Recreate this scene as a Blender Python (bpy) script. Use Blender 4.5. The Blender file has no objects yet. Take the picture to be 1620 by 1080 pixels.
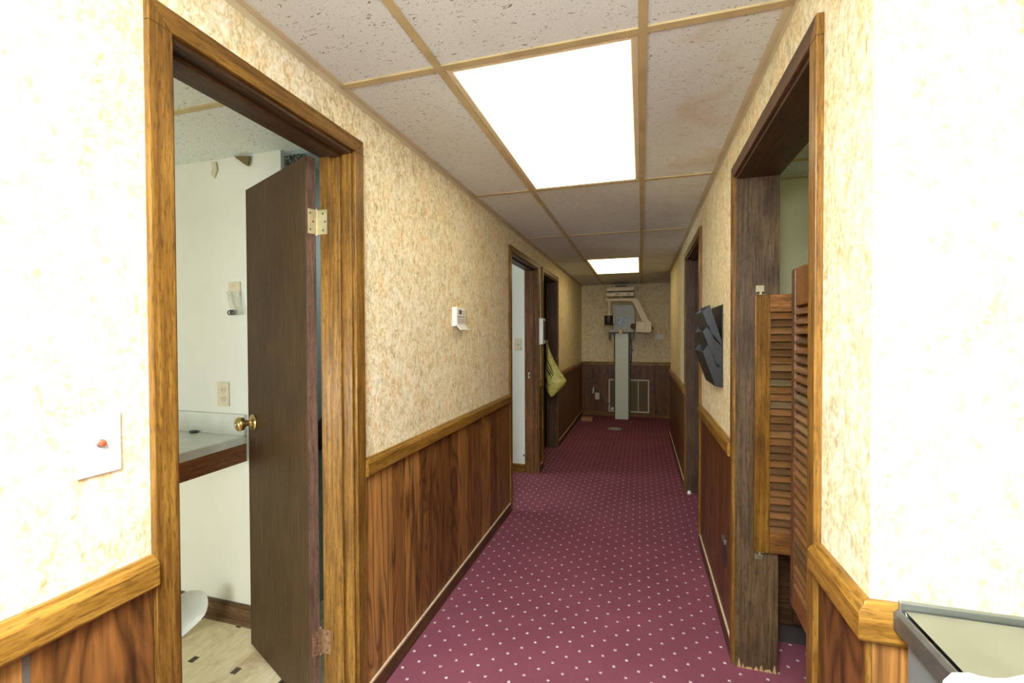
import bpy, bmesh, math, random
from mathutils import Vector, Matrix
random.seed(7)
S = bpy.context.scene
COL = S.collection

# ------------------------------------------------------------------ camera
YAW, PITCH, ROLL, CZ = .285, -.0142, -.0038, 1.3485
c, s = math.cos(YAW), math.sin(YAW)
fwd0 = Vector((-s, c, 0)); right0 = Vector((c, s, 0)); zz = Vector((0, 0, 1))
fwd = fwd0*math.cos(PITCH) + zz*math.sin(PITCH)
up0 = zz*math.cos(PITCH) - fwd0*math.sin(PITCH)
right = right0*math.cos(ROLL) + up0*math.sin(ROLL)
up = up0*math.cos(ROLL) - right0*math.sin(ROLL)
cam_d = bpy.data.cameras.new('camera'); cam = bpy.data.objects.new('camera', cam_d); COL.objects.link(cam)
M = Matrix((right, up, -fwd)).transposed().to_4x4(); M.translation = (0, 0, CZ); cam.matrix_world = M
cam_d.sensor_width = 36; cam_d.sensor_fit = 'HORIZONTAL'; cam_d.lens = 36*697.064/1620; cam_d.clip_start = .02
S.camera = cam

# ------------------------------------------------------------------ world, lights, exposure
W = bpy.data.worlds.new('world'); S.world = W; W.use_nodes = True
bg = W.node_tree.nodes['Background']; bg.inputs[0].default_value = (.75, .85, 1, 1); bg.inputs[1].default_value = .6
S.view_settings.view_transform = 'Standard'; S.view_settings.look = 'None'
S.view_settings.exposure = 0.0; S.view_settings.gamma = 1
S.view_settings.use_curve_mapping = False
try:
    S.cycles.use_denoising = True; S.cycles.max_bounces = 8; S.cycles.diffuse_bounces = 5
    S.cycles.sample_clamp_indirect = 6
except Exception: pass
PANEL_NEAR, PANEL_FAR, PANEL_FILL = 3.2, 3.5, 72.0  # the last one drives the added fill panel behind the camera
def area(name, loc, to, sx, sy, power, col=(1, 1, 1)):
    d = bpy.data.lights.new(name, 'AREA'); d.shape = 'RECTANGLE'; d.size = sx; d.size_y = sy; d.energy = power; d.color = col
    o = bpy.data.objects.new(name, d); COL.objects.link(o); o.location = loc
    o.rotation_euler = (Vector(to)-Vector(loc)).to_track_quat('-Z', 'Y').to_euler(); return o
area('added_back_fill', (-.1, -1.95, 1.45), (-.1, -.2, 2.2), 1.5, 1.3, 26, (.84, 1, 1.08))  # fill lamp added behind the camera, tilted up at the near ceiling
area('photo_flash', (-.06, -.14, 1.72), (-.45, 3, 1.2), .22, .22, 14, (1, 1, 1))
area('side_room_fill', (-2.7, -1.05, .8), (-2.0, 1.5, .0), 1.2, .5, 37, (1, 1, .93))  # unseen fill lamp added to brighten the left side room
area('alcove_fill', (-1.2, 2.2, 1.9), (-1.55, 1.85, .9), .25, .25, 2.2, (.85, 1, 1))  # small lamp added to lift the wall glimpsed through the hinge gap
area('middle_room_fill', (-3.3, 3.4, 1.5), (-1.2, 4, 1.2), 1.0, 1.2, 30, (.92, 1, .93))  # added fill; brightens the wall beyond the second left doorway
area('right_room_fill', (2.2, .9, 1.6), (1, 2.6, 1.5), .8, .8, 17, (1, 1, .78))  # lamp added for the room behind the louvred doors

# ------------------------------------------------------------------ node helpers
def new_mat(name):
    m = bpy.data.materials.new(name); m.use_nodes = True
    nt = m.node_tree; b = nt.nodes['Principled BSDF']; return m, nt, b
def nd(nt, t, **k):
    n = nt.nodes.new(t)
    for a, v in k.items():
        if a.startswith('_'): setattr(n, a[1:], v)
        else:
            key = int(a[1:]) if a[0] == 'i' and a[1:].isdigit() else a.replace('_', ' ')
            if hasattr(v, 'is_output') or isinstance(v, bpy.types.NodeSocket): nt.links.new(v, n.inputs[key])
            else: n.inputs[key].default_value = v
    return n
def math_(nt, op, a, b=None, c=None):
    n = nt.nodes.new('ShaderNodeMath'); n.operation = op
    for i, v in enumerate((a, b, c)):
        if v is None: continue
        if isinstance(v, bpy.types.NodeSocket): nt.links.new(v, n.inputs[i])
        else: n.inputs[i].default_value = v
    return n.outputs[0]
def coord(nt, scale=(1, 1, 1), loc=(0, 0, 0), rot=(0, 0, 0)):
    t = nt.nodes.new('ShaderNodeTexCoord')
    m = nd(nt, 'ShaderNodeMapping', Scale=scale, Location=loc, Rotation=rot)
    nt.links.new(t.outputs['Object'], m.inputs['Vector']); return m.outputs[0]
def noise(nt, vec, scale=5, detail=3, rough=.5, dist=0):
    n = nd(nt, 'ShaderNodeTexNoise', Vector=vec, Scale=scale, Detail=detail, Roughness=rough, Distortion=dist)
    return n.outputs['Fac']
def ramp(nt, fac, stops, interp='LINEAR'):
    n = nt.nodes.new('ShaderNodeValToRGB'); n.color_ramp.interpolation = interp
    e = n.color_ramp.elements
    while len(e) < len(stops): e.new(.5)
    for i, (p, col) in enumerate(stops):
        e[i].position = p; e[i].color = (*col, 1) if len(col) == 3 else col
    nt.links.new(fac, n.inputs[0]); return n.outputs[0]
def mix(nt, fac, a, b, mode='MIX'):
    n = nt.nodes.new('ShaderNodeMix'); n.data_type = 'RGBA'; n.blend_type = mode
    for i, v in ((0, fac), (6, a), (7, b)):
        if isinstance(v, bpy.types.NodeSocket): nt.links.new(v, n.inputs[i])
        else: n.inputs[i].default_value = v if i == 0 else ((*v, 1) if len(v) == 3 else v)
    return n.outputs[2]
def bump(nt, b, h, strength=.2, dist=.002):
    n = nd(nt, 'ShaderNodeBump', Strength=strength, Distance=dist, Height=h); nt.links.new(n.outputs[0], b.inputs['Normal'])
def plain(name, col, rough=.5, metal=0, var=.06, scale=30, spec=None, trans=0, emit=None):
    m, nt, b = new_mat(name)
    f = noise(nt, coord(nt), scale, 3)
    nt.links.new(ramp(nt, f, [(.3, tuple(x*(1-var) for x in col)), (.7, tuple(min(1, x*(1+var)) for x in col))]), b.inputs['Base Color'])
    b.inputs['Roughness'].default_value = rough; b.inputs['Metallic'].default_value = metal
    if spec is not None: b.inputs['Specular IOR Level'].default_value = spec
    if trans: b.inputs['Transmission Weight'].default_value = trans
    if emit: b.inputs['Emission Color'].default_value = (*emit[0], 1); b.inputs['Emission Strength'].default_value = emit[1]
    return m
def wood(name, dark, mid, light, axis, rough=.4, fine=1.0, mottled=0, coat=.06):
    m, nt, b = new_mat(name)
    sc = [95*fine]*3; sc['xyz'.index(axis)] = 5.0*fine
    g = noise(nt, coord(nt, sc), 1, 5, .6, .4)
    sc2 = [260*fine]*3; sc2['xyz'.index(axis)] = 34*fine
    g2 = noise(nt, coord(nt, sc2), 1, 3, .6)
    col = ramp(nt, g, [(.30, dark), (.5, mid), (.70, light)])
    fl = ramp(nt, g2, [(.36, (.42, .38, .34)), (.48, (1, 1, 1))])
    col = mix(nt, .75, col, fl, 'MULTIPLY')
    big = noise(nt, coord(nt, (3, 3, 2.2)), 1.6, 3, .6, .6)
    col = mix(nt, .55+mottled*.3, col, ramp(nt, big, [(.32, (.55, .52, .50)), (.62, (1.12, 1.1, 1.05))]), 'MULTIPLY')
    nt.links.new(col, b.inputs['Base Color'])
    b.inputs['Roughness'].default_value = rough; b.inputs['Specular IOR Level'].default_value = .3; b.inputs['Coat Weight'].default_value = coat; b.inputs['Coat Roughness'].default_value = .25
    bump(nt, b, g2, .25, .0006)
    return m
O_D, O_M, O_L = (.095, .042, .007), (.19, .092, .014), (.30, .165, .030)
oak = {a: wood('stained_oak_'+a, O_D, O_M, O_L, a) for a in 'xyz'}
OL = ((.155, .072, .010), (.27, .137, .020), (.38, .215, .040))
rail_oak = {a: wood('rail_oak_'+a, *OL, a, .35) for a in 'xy'}
jamb_oak = wood('jamb_oak', (.13, .055, .018), (.23, .11, .04), (.33, .18, .075), 'z', .5, 1, 1)
dark_oak = wood('dark_door_oak', (.030, .013, .004), (.060, .029, .009), (.10, .051, .018), 'z', .5, 1.3, 0, 0)
edge_oak = wood('door_edge_oak', (.07, .038, .022), (.12, .070, .044), (.18, .115, .075), 'z', .6, 1.2)
louver_oak = wood('louver_oak', (.10, .042, .012), (.20, .085, .022), (.32, .15, .04), 'x', .4, 1.2, 1)
louver_stile = wood('louver_stile_oak', (.075, .030, .005), (.16, .075, .011), (.26, .14, .022), 'z', .3, .8, 1, .4)
louver_stile_red = wood('louver_stile_red_oak', (.06, .024, .009), (.12, .050, .018), (.19, .085, .03), 'z', .35, .8, 1, .3)
cab_wood = wood('cabinet_wood', (.03, .014, .006), (.06, .03, .012), (.1, .05, .02), 'x', .4)
def panelling():
    m, nt, b = new_mat('walnut_panelling')
    at = nt.nodes.new('ShaderNodeAttribute'); at.attribute_name = 'tone'; tone = at.outputs['Fac']
    v = coord(nt, (9, 9, 1.15))
    off = nd(nt, 'ShaderNodeCombineXYZ', X=0.0, Y=math_(nt, 'MULTIPLY', tone, 37.0), Z=math_(nt, 'MULTIPLY', tone, 21.0))
    va = nd(nt, 'ShaderNodeVectorMath', _operation='ADD'); nt.links.new(v, va.inputs[0]); nt.links.new(off.outputs[0], va.inputs[1])
    n = noise(nt, va.outputs[0], .75, 2, .45, .5)
    rings = math_(nt, 'FRACT', math_(nt, 'MULTIPLY', n, 15.0))
    fig = ramp(nt, rings, [(0, (.18, .16, .15)), (.22, (.75, .75, .75)), (.7, (1, 1, 1)), (1, (.22, .2, .18))])
    fine = noise(nt, coord(nt, (140, 140, 5)), 1, 4, .6)
    base = ramp(nt, tone, [(0, (.15, .056, .014)), (.35, (.27, .115, .028)), (.7, (.42, .20, .052)), (1, (.56, .29, .085))])
    col = mix(nt, .8, base, fig, 'MULTIPLY')
    n3 = nd(nt, 'ShaderNodeVectorMath', _operation='SCALE'); nt.links.new(va.outputs[0], n3.inputs[0]); n3.inputs['Scale'].default_value = 1.7
    dk = noise(nt, n3.outputs[0], .8, 4, .65, 1.0)
    col = mix(nt, .75, col, ramp(nt, dk, [(.34, (.22, .18, .16)), (.46, (.9, .9, .88)), (.7, (1.15, 1.15, 1.1))]), 'MULTIPLY')
    col = mix(nt, .6, col, ramp(nt, fine, [(.35, (.55, .5, .48)), (.62, (1.1, 1.1, 1.05))]), 'MULTIPLY')
    nt.links.new(col, b.inputs['Base Color']); b.inputs['Roughness'].default_value = .42; b.inputs['Specular IOR Level'].default_value = .3
    b.inputs['Coat Weight'].default_value = .06; b.inputs['Coat Roughness'].default_value = .2
    return m
PANEL = panelling()
GROOVE = plain('panel_groove', (.10, .085, .065), .6)
def wallpaper():
    m, nt, b = new_mat('mottled_wallpaper')
    v = coord(nt, (1, 1, .55), rot=(.35, 0, 0))
    f = noise(nt, v, 75, 4, .62, 1.5)
    f2 = noise(nt, coord(nt, (1, 1, .6), loc=(3, 1, 2), rot=(-.5, 0, 0)), 40, 3, .6, 1.2)
    big = noise(nt, coord(nt), 5.5, 4, .6, .4)
    mid = noise(nt, coord(nt, (1, 1, .7)), 17, 3, .6, .8)
    t = math_(nt, 'ADD', math_(nt, 'MULTIPLY', f, .52), math_(nt, 'MULTIPLY', f2, .30))
    t = math_(nt, 'ADD', t, math_(nt, 'MULTIPLY', big, .10)); t = math_(nt, 'ADD', t, math_(nt, 'MULTIPLY', mid, .12))
    col = ramp(nt, t, [(.36, (.42, .30, .14)), (.44, (.61, .48, .26)), (.51, (.78, .69, .43)), (.60, (.92, .88, .72))])
    hv = noise(nt, coord(nt, (1, 1, .7), loc=(7, 3, 5)), 13, 3, .6, .6)
    col = mix(nt, .8, col, ramp(nt, hv, [(.30, (.80, .82, .84)), (.42, (1.0, 1.0, .98)), (.56, (1.02, 1.0, .96)), (.68, (1.04, .88, .70))]), 'MULTIPLY')
    st = noise(nt, coord(nt, (1, 1, .45), loc=(1, 9, 2), rot=(.8, 0, 0)), 30, 2, .5, .5)
    col = mix(nt, ramp(nt, st, [(.66, (0, 0, 0)), (.74, (.55, .55, .55))]), col, (.38, .34, .26))
    nt.links.new(col, b.inputs['Base Color']); b.inputs['Roughness'].default_value = .75
    bump(nt, b, f, .15, .001)
    return m
PAPER = wallpaper()
def carpet():
    m, nt, b = new_mat('burgundy_dotted_carpet')
    v = coord(nt, (1/.097, 1/.097, 1), loc=(.593, -.232, 0))
    sep = nd(nt, 'ShaderNodeSeparateXYZ', Vector=v)
    def dots(o):
        r = []
        for a in 'XY':
            q = math_(nt, 'SUBTRACT', math_(nt, 'FRACT', math_(nt, 'ADD', sep.outputs[a], o+100.0)), .5)
            r.append(math_(nt, 'ABSOLUTE', q))
        a, bb = r
        return math_(nt, 'LESS_THAN', math_(nt, 'MAXIMUM', a, bb), .056)
    dm = math_(nt, 'MAXIMUM', dots(0.0), dots(.5))
    # little woven marks: four tufts, some pale, some grey green
    ck = nd(nt, 'ShaderNodeTexChecker', Vector=coord(nt, (1, 1, 0)), Scale=175.0); ck.inputs['Color1'].default_value = (.78, .70, .66, 1); ck.inputs['Color2'].default_value = (.30, .20, .22, 1)
    wn = noise(nt, coord(nt), 60, 1)
    mark = mix(nt, ramp(nt, wn, [(.50, (0, 0, 0)), (.60, (1, 1, 1))]), ck.outputs['Color'], (.62, .66, .60))
    g = noise(nt, coord(nt), 420, 2, .8)
    big = noise(nt, coord(nt), 2.2, 4, .6)
    base = ramp(nt, g, [(.28, (.115, .026, .044)), (.72, (.31, .112, .150))])
    base = mix(nt, .5, base, ramp(nt, big, [(.35, (.8, .78, .8)), (.65, (1.15, 1.1, 1.08))]), 'MULTIPLY')
    col = mix(nt, dm, base, mark)
    nt.links.new(col, b.inputs['Base Color']); b.inputs['Roughness'].default_value = .95; b.inputs['Specular IOR Level'].default_value = .05
    bump(nt, b, g, .5, .003); return m
CARPET = carpet()
def tile_mat():
    m, nt, b = new_mat('fissured_ceiling_tile')
    f = noise(nt, coord(nt, (1, 2.6, 1)), 58, 2, .5, 1.2)
    fine = noise(nt, coord(nt), 190, 2, .6)
    big = noise(nt, coord(nt), 1.7, 3, .5)
    col = ramp(nt, fine, [(.3, (.64, .69, .65)), (.6, (.74, .80, .76))])
    col = mix(nt, ramp(nt, f, [(.645, (0, 0, 0)), (.68, (1, 1, 1))]), col, (.20, .17, .13))
    col = mix(nt, .5, col, ramp(nt, big, [(.4, (1, .98, .96)), (.72, (.92, .84, .74))]), 'MULTIPLY')
    sx = nd(nt, 'ShaderNodeSeparateXYZ', Vector=coord(nt)).outputs['X']
    near_wall = math_(nt, 'MULTIPLY', math_(nt, 'SUBTRACT', sx, .10), 2.2)
    stn = math_(nt, 'ADD', noise(nt, coord(nt, (1, .8, 1), loc=(2, 4, 0)), 4.5, 5, .65, .6), math_(nt, 'MINIMUM', math_(nt, 'MAXIMUM', near_wall, -.25), .12))
    col = mix(nt, ramp(nt, stn, [(.62, (0, 0, 0)), (.76, (.42, .42, .42))]), col, (.56, .43, .24))
    nt.links.new(col, b.inputs['Base Color']); b.inputs['Roughness'].default_value = .9
    bump(nt, b, f, -.3, .003); return m
TILE = tile_mat()
def vinyl():
    m, nt, b = new_mat('cream_vinyl_floor')
    sp = .226
    sep = nd(nt, 'ShaderNodeSeparateXYZ', Vector=coord(nt, (1/sp, 1/sp, 1), loc=(1.793/sp+.5+20, -1.372/sp+.5+20, 0)))
    q = [math_(nt, 'ABSOLUTE', math_(nt, 'SUBTRACT', math_(nt, 'FRACT', sep.outputs[a]), .5)) for a in 'XY']
    d = math_(nt, 'LESS_THAN', math_(nt, 'MAXIMUM', q[0], math_(nt, 'MULTIPLY', q[1], .8)), .06)
    gr = noise(nt, coord(nt, (18, 3, 1)), 4, 4, .6)
    base = ramp(nt, gr, [(.3, (.80, .68, .40)), (.7, (.96, .89, .62))])
    st = noise(nt, coord(nt, loc=(.3, .1, 0)), 5, 4, .6, .5)
    base = mix(nt, ramp(nt, st, [(.52, (0, 0, 0)), (.72, (.75, .75, .75))]), base, (.42, .20, .04))
    col = mix(nt, d, base, (.07, .05, .035))
    nt.links.new(col, b.inputs['Base Color']); b.inputs['Roughness'].default_value = .35; return m
VINYL = vinyl()
PAINT = plain('white_wall_paint', (.74, .76, .70), .6, var=.03, scale=4)
PAINT_GREEN = plain('pale_green_wall_paint', (.60, .60, .36), .6, var=.04, scale=4)
PAINT_BLUE = plain('blue_grey_wall_paint', (.36, .44, .44), .6, var=.04, scale=4)
GRID = plain('aged_ceiling_grid_paint', (.50, .40, .20), .55, var=.14, scale=9)
ANGLE = plain('wall_angle_paint', (.58, .50, .32), .5, var=.08, scale=9)
CREAM_EDGE = plain('cream_wood_edge', (.62, .50, .32), .6, var=.15, scale=60)  # paler cream strip along the baseboard top
SHOE = wood('baseboard_wood', (.055, .022, .008), (.10, .045, .016), (.15, .07, .025), 'y', .5)
BRASS = plain('brass', (.62, .47, .20), .25, 1, .08); BRASS_PALE = plain('brass_plated_steel', (.66, .60, .38), .35, .85, .1)
STEEL = plain('stainless_steel', (.36, .39, .35), .46, 1, .06, 8)
DSTEEL = plain('dull_steel_rim', (.13, .13, .12), .45, .7, .2, 40)
IVORY = plain('ivory_plastic', (.66, .60, .44), .4); WHITE = plain('white_plastic', (.80, .80, .76), .4, var=.03)
GREYBLUE = plain('blue_grey_enamel', (.15, .175, .185), .4, .1); BLACK = plain('black_plastic', (.018, .019, .021), .35)
BLACK2 = plain('smoky_black_plastic', (.012, .013, .016), .3, spec=.5)
DARK = plain('dark_unlit_void', (.035, .03, .025), .8); XRAY = plain('cream_enamel', (.70, .62, .44), .4)  # DARK: gloom of the unlit rooms put into wall colour; also toe kick
XGREY = plain('grey_green_enamel', (.62, .68, .56), .35, var=.02); XDARK = plain('dark_green_enamel', (.07, .085, .06), .5)
XPLATE = plain('grey_backplate_enamel', (.30, .31, .27), .35)
COUNTER = plain('pale_marbled_laminate', (.66, .70, .66), .3, var=.08, scale=14)
DCAP = plain('dark_grille_filter', (.16, .12, .06), .7, var=.3, scale=120)
LAMP_RED = plain('red_indicator_lens', (.75, .08, .03), .2)
LCD = plain('green_grey_lcd', (.11, .11, .06), .2)
def emis(name, col, st, tubes=True):
    m, nt, b = new_mat(name)
    b.inputs['Base Color'].default_value = (.8, .8, .75, 1)
    f = noise(nt, coord(nt, (12, 1, 1)), 1, 1)
    nt.links.new(ramp(nt, f, [(.3, tuple(col)), (.7, (col[0], col[1]*.98, col[2]*.93))]), b.inputs['Emission Color'])
    b.inputs['Emission Strength'].default_value = st; return m
LENS1 = emis('lit_lens', (1, .87, .58), PANEL_NEAR); LENS2 = emis('lit_lens_far', (1, .80, .42), PANEL_FAR); LENS3 = emis('added_fill_lens', (.93, .98, 1.08), PANEL_FILL)  # LENS3 is the glow of the added fill panel

# ------------------------------------------------------------------ mesh builder
class MB:
    def __init__(self, mat=None): self.v = []; self.f = []; self.mi = []; self.tone = []; self.M = mat; self.t = .5; self.i = 0; self.sm = []; self.smooth = False
    def _add(self, vs, fs):
        n = len(self.v)
        for p in vs:
            p = Vector(p); self.v.append(self.M @ p if self.M else p)
        for f in fs: self.f.append([n+k for k in f]); self.mi.append(self.i); self.tone.append(self.t); self.sm.append(self.smooth)
        return self
    def box(self, x0, x1, y0, y1, z0, z1, i=None):
        if i is not None: self.i = i
        if x0 > x1: x0, x1 = x1, x0
        if y0 > y1: y0, y1 = y1, y0
        if z0 > z1: z0, z1 = z1, z0
        vs = [(x, y, z) for x in (x0, x1) for y in (y0, y1) for z in (z0, z1)]
        return self._add(vs, [(0, 1, 3, 2), (4, 6, 7, 5), (0, 4, 5, 1), (2, 3, 7, 6), (0, 2, 6, 4), (1, 5, 7, 3)])
    def prism(self, poly, axis, a, b, i=None):
        """poly: 2-D points in the two remaining axes (in xyz order)"""
        if i is not None: self.i = i
        def p3(p, t):
            l = list(p); l.insert('xyz'.index(axis), t); return l
        n = len(poly)
        vs = [p3(p, a) for p in poly]+[p3(p, b) for p in poly]
        fs = [tuple(range(n))[::-1], tuple(range(n, 2*n))]+[(k, (k+1) % n, n+(k+1) % n, n+k) for k in range(n)]
        return self._add(vs, fs)
    def lathe(self, o, axis, prof, n=24, i=None):
        """prof: (r, t) pairs along axis from o"""
        if i is not None: self.i = i
        ax = Vector(axis).normalized(); u = ax.orthogonal().normalized(); w = ax.cross(u); o = Vector(o)
        vs = [o+ax*t+(u*math.cos(2*math.pi*k/n)+w*math.sin(2*math.pi*k/n))*r for r, t in prof for k in range(n)]
        fs = [(j*n+k, j*n+(k+1) % n, (j+1)*n+(k+1) % n, (j+1)*n+k) for j in range(len(prof)-1) for k in range(n)]
        fs += [tuple(range(n))[::-1], tuple((len(prof)-1)*n+k for k in range(n))]
        return self._add(vs, fs)
    def cyl(self, a, b, r, r2=None, n=20, i=None):
        a, b = Vector(a), Vector(b); return self.lathe(a, b-a, [(r, 0), (r if r2 is None else r2, (b-a).length)], n, i)
    def tube(self, pts, r, n=8, i=None):
        if i is not None: self.i = i
        pts = [Vector(p) for p in pts]; vs = []
        u = None
        for k, p in enumerate(pts):
            d = (pts[min(k+1, len(pts)-1)]-pts[max(k-1, 0)]).normalized()
            u = d.orthogonal().normalized() if u is None else (u-d*u.dot(d)).normalized(); w = d.cross(u)
            vs += [p+(u*math.cos(2*math.pi*q/n)+w*math.sin(2*math.pi*q/n))*r for q in range(n)]
        m = len(pts)
        fs = [(j*n+k, j*n+(k+1) % n, (j+1)*n+(k+1) % n, (j+1)*n+k) for j in range(m-1) for k in range(n)]
        fs += [tuple(range(n))[::-1], tuple((m-1)*n+k for k in range(n))]
        return self._add(vs, fs)
    def build(self, name, mats, parent=None, bevel=0, smooth=False, label=None, sub=0):
        me = bpy.data.meshes.new(name)
        off = Vector((0, 0, 0)); p = parent
        while p is not None: off += Vector(p.location); p = p.parent
        me.from_pydata([tuple(v-off) for v in self.v], [], self.f)
        mats = mats if isinstance(mats, (list, tuple)) else [mats]
        for m in mats: me.materials.append(m)
        for k, poly in enumerate(me.polygons):
            poly.material_index = min(self.mi[k], len(mats)-1); poly.use_smooth = smooth
        at = me.attributes.new('tone', 'FLOAT', 'FACE')
        at.data.foreach_set('value', self.tone)
        bm = bmesh.new(); bm.from_mesh(me); bmesh.ops.recalc_face_normals(bm, faces=bm.faces); bm.to_mesh(me); bm.free()
        o = bpy.data.objects.new(name, me); COL.objects.link(o)
        if parent is not None: o.parent = parent
        if bevel:
            b = o.modifiers.new('bevel', 'BEVEL'); b.width = bevel; b.segments = 2; b.limit_method = 'ANGLE'; b.angle_limit = .6
        if sub:
            q = o.modifiers.new('sub', 'SUBSURF'); q.levels = sub; q.render_levels = sub
        if smooth and not sub:
            try: me.set_sharp_from_angle(angle=.7)
            except Exception: pass
        if label: o['label'] = label
        return o
def tag(o, label=None, cat=None, group=None, kind=None):
    if label: o['label'] = label
    if cat: o['category'] = cat
    if group: o['group'] = group
    if kind: o['kind'] = kind
    return o
def thing(name, label, cat, loc, group=None):
    o = bpy.data.objects.new(name, None); COL.objects.link(o); o.location = loc; o.empty_display_size = .05
    return tag(o, label, cat, group)
def struct(o): o['kind'] = 'structure'; return o
def B(x0, x1, y0, y1, z0, z1): return MB().box(x0, x1, y0, y1, z0, z1)

# ------------------------------------------------------------------ dimensions
L, R, H = -.967, .3714, 2.1824
LB = L-.125; RB = R+.15                  # back faces of the two hall walls
YC = .88                                # corner where the right hall wall meets the front wall
YE = 7.507                              # far wall
YJ = 6.16                               # the right hall wall ends here
ZD = 1.99                               # head of the openings
DL = [(.702, 1.322), (3.255, 4.172), (4.40, 5.20)]
DR = [(1.126, 1.965), (3.075, 4.02)]
CW = .048                               # casing width

# ------------------------------------------------------------------ floor
struct(B(LB+.06, 3.0, -2.1, 7.6, -.08, 0).build('floor', CARPET))
struct(B(-4.2, LB+.06, -1.2, 2.6, -.08, .001).build('floor_2', VINYL))
struct(B(-4.2, LB+.06, 2.6, 7.6, -.08, 0).build('floor_3', CARPET))
struct(B(R+.3, R+.31, .9, .91, -.09, -.081).build('floor_4', CARPET)) if False else None

# ------------------------------------------------------------------ walls
def hall_wall(name, x0, x1, face, ys, ye, doors, mats, front=None):
    """wall box pieces with openings; face = x of the papered side"""
    m = MB(); y = ys
    for a, b_ in doors+[(ye, None)]:
        m.box(x0, x1, y, a, 0, H+.1)
        if b_ is None: break
        m.box(x0, x1, a, b_, ZD, H+.1); y = b_
    o = m.build(name, mats)
    for p in o.data.polygons:
        p.material_index = 0 if abs(p.normal.x) > .9 and abs(p.center.x-face) < .002 else 1
    return struct(o)
wl = hall_wall('wall_left', LB, L, L, -2.1, YE, DL, [PAPER, PAINT])
wr = hall_wall('wall_right', R, RB, R, YC, YJ, DR, [PAPER, PAINT_GREEN])
for p in wr.data.polygons:
    if p.normal.y < -.9 and abs(p.center.y-YC) < .01: p.material_index = 0
    if p.normal.y > .9 and abs(p.center.y-YJ) < .01: p.material_index = 0
struct(B(LB, 2.0, YE, YE+.1, 0, H+.1).build('wall_far', PAPER))
struct(B(RB, 3.0, YC, YC+.12, 0, H+.1).build('wall_front', PAPER))
m = MB(); m.box(-1.3, -.85, -2.2, -2.1, 0, H+.1); m.box(.65, 3.0, -2.2, -2.1, 0, H+.1); m.box(-.85, .65, -2.2, -2.1, 0, .8); m.box(-.85, .65, -2.2, -2.1, 2.05, H+.1)
struct(m.build('wall_back', PAINT))
struct(B(2.9, 3.0, -2.1, YC, 0, H+.1).build('wall_near_right', PAPER))
m = MB()
for a in (-.85, .63): m.box(a, a+.02, -2.19, -2.12, .8, 2.05)
m.box(-.85, .65, -2.19, -2.12, .8, .82); m.box(-.85, .65, -2.19, -2.12, 2.03, 2.05); m.box(-.11, -.09, -2.18, -2.13, .8, 2.05)
struct(m.build('added_window_1', WHITE))  # unseen window, added behind the camera to go with the fill lamp
# side rooms
struct(B(-4.2, -1.555, 1.62, 1.72, 0, H+.1).build('wall_side_room', PAINT))
struct(B(-1.655, -1.555, 1.72, 2.5, 0, H+.1).build('wall_alcove_left', PAINT_BLUE))
struct(B(-2.2, LB, 2.5, 2.6, 0, H+.1).build('wall_alcove', PAINT_BLUE))
struct(B(-4.3, -4.2, -1.2, 5.6, 0, H+.1).build('wall_outer_left', PAINT))
struct(B(-4.2, LB, -1.3, -1.2, 0, H+.1).build('wall_side_room_back', PAINT))
struct(B(-4.2, LB, 4.165, 4.265, 0, H+.1).build('wall_middle_room', PAINT))
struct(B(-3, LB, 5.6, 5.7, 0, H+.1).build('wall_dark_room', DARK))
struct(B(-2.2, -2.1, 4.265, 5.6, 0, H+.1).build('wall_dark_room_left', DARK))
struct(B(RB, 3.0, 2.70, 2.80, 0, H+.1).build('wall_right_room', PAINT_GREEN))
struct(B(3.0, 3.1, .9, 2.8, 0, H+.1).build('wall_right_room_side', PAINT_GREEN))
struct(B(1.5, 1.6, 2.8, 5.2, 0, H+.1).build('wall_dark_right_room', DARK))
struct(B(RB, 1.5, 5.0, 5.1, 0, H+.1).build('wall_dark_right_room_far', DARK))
struct(B(1.2, 1.3, YJ-.1, YE, 0, H+.1).build('wall_end_nook', PAPER))
struct(B(RB, 1.3, YJ-.1, YJ, 0, H+.1).build('wall_end_nook_return', PAPER))

# ------------------------------------------------------------------ ceiling, grid, lights
GX = [-.6056, .0044]; GY0 = 1.269; TY = 1.2192
lights = [(1.269, 2.488, 0), (4.926, 6.145, 1), (-1.17, .05, 2)]
m = MB(); xs = [L-.02, GX[0], GX[1], R+.02]; ys = [-2.2, -1.17, .05]+[GY0+TY*k for k in range(5)]+[YE+.05]
for i in range(3):
    for j in range(len(ys)-1):
        if i == 1 and any(abs(ys[j]-a) < .01 for a, b_, _ in lights): continue
        x1 = xs[i+1]
        m.box(xs[i], x1, ys[j], ys[j+1], H+.002, H+.02)
m.box(R+.02, 3.1, -2.2, YC+.1, H+.002, H+.02); m.box(R+.02, 1.3, YJ-.1, YE+.05, H+.002, H+.02)
m.box(L-.3, L-.02, -2.2, YE, H+.002, H+.02) if False else None
struct(m.build('ceiling', TILE))
struct(B(-4.3, LB, -1.3, 2.6, H+.002, H+.02).build('ceiling_2', TILE))
struct(B(-4.3, LB, 2.6, 5.7, H+.002, H+.02).build('ceiling_3', TILE))
struct(B(RB, 3.1, YC+.1, 5.1, H+.002, H+.02).build('ceiling_4', TILE))
gw = .012
m = MB()
for x in GX: m.box(x-gw, x+gw, -2.1, YE, H-.004, H+.003)
for y in [.05, -1.17]+[GY0+TY*k for k in range(5)]:
    for a, b_ in ((L, GX[0]-gw), (GX[0]+gw, GX[1]-gw), (GX[1]+gw, R if y > YC else 2.9)): m.box(a, b_, y-gw, y+gw, H-.0035, H+.003)
for x in (.614, 1.224, 1.834, 2.444): m.box(x-gw, x+gw, -2.1, YC, H-.004, H+.003)
struct(m.build('trim_1', GRID))
m = MB()
m.box(L, L+.022, -2.1, YE, H-.003, H+.002); m.box(L, L+.0015, -2.1, YE, H-.022, H-.002)
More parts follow.
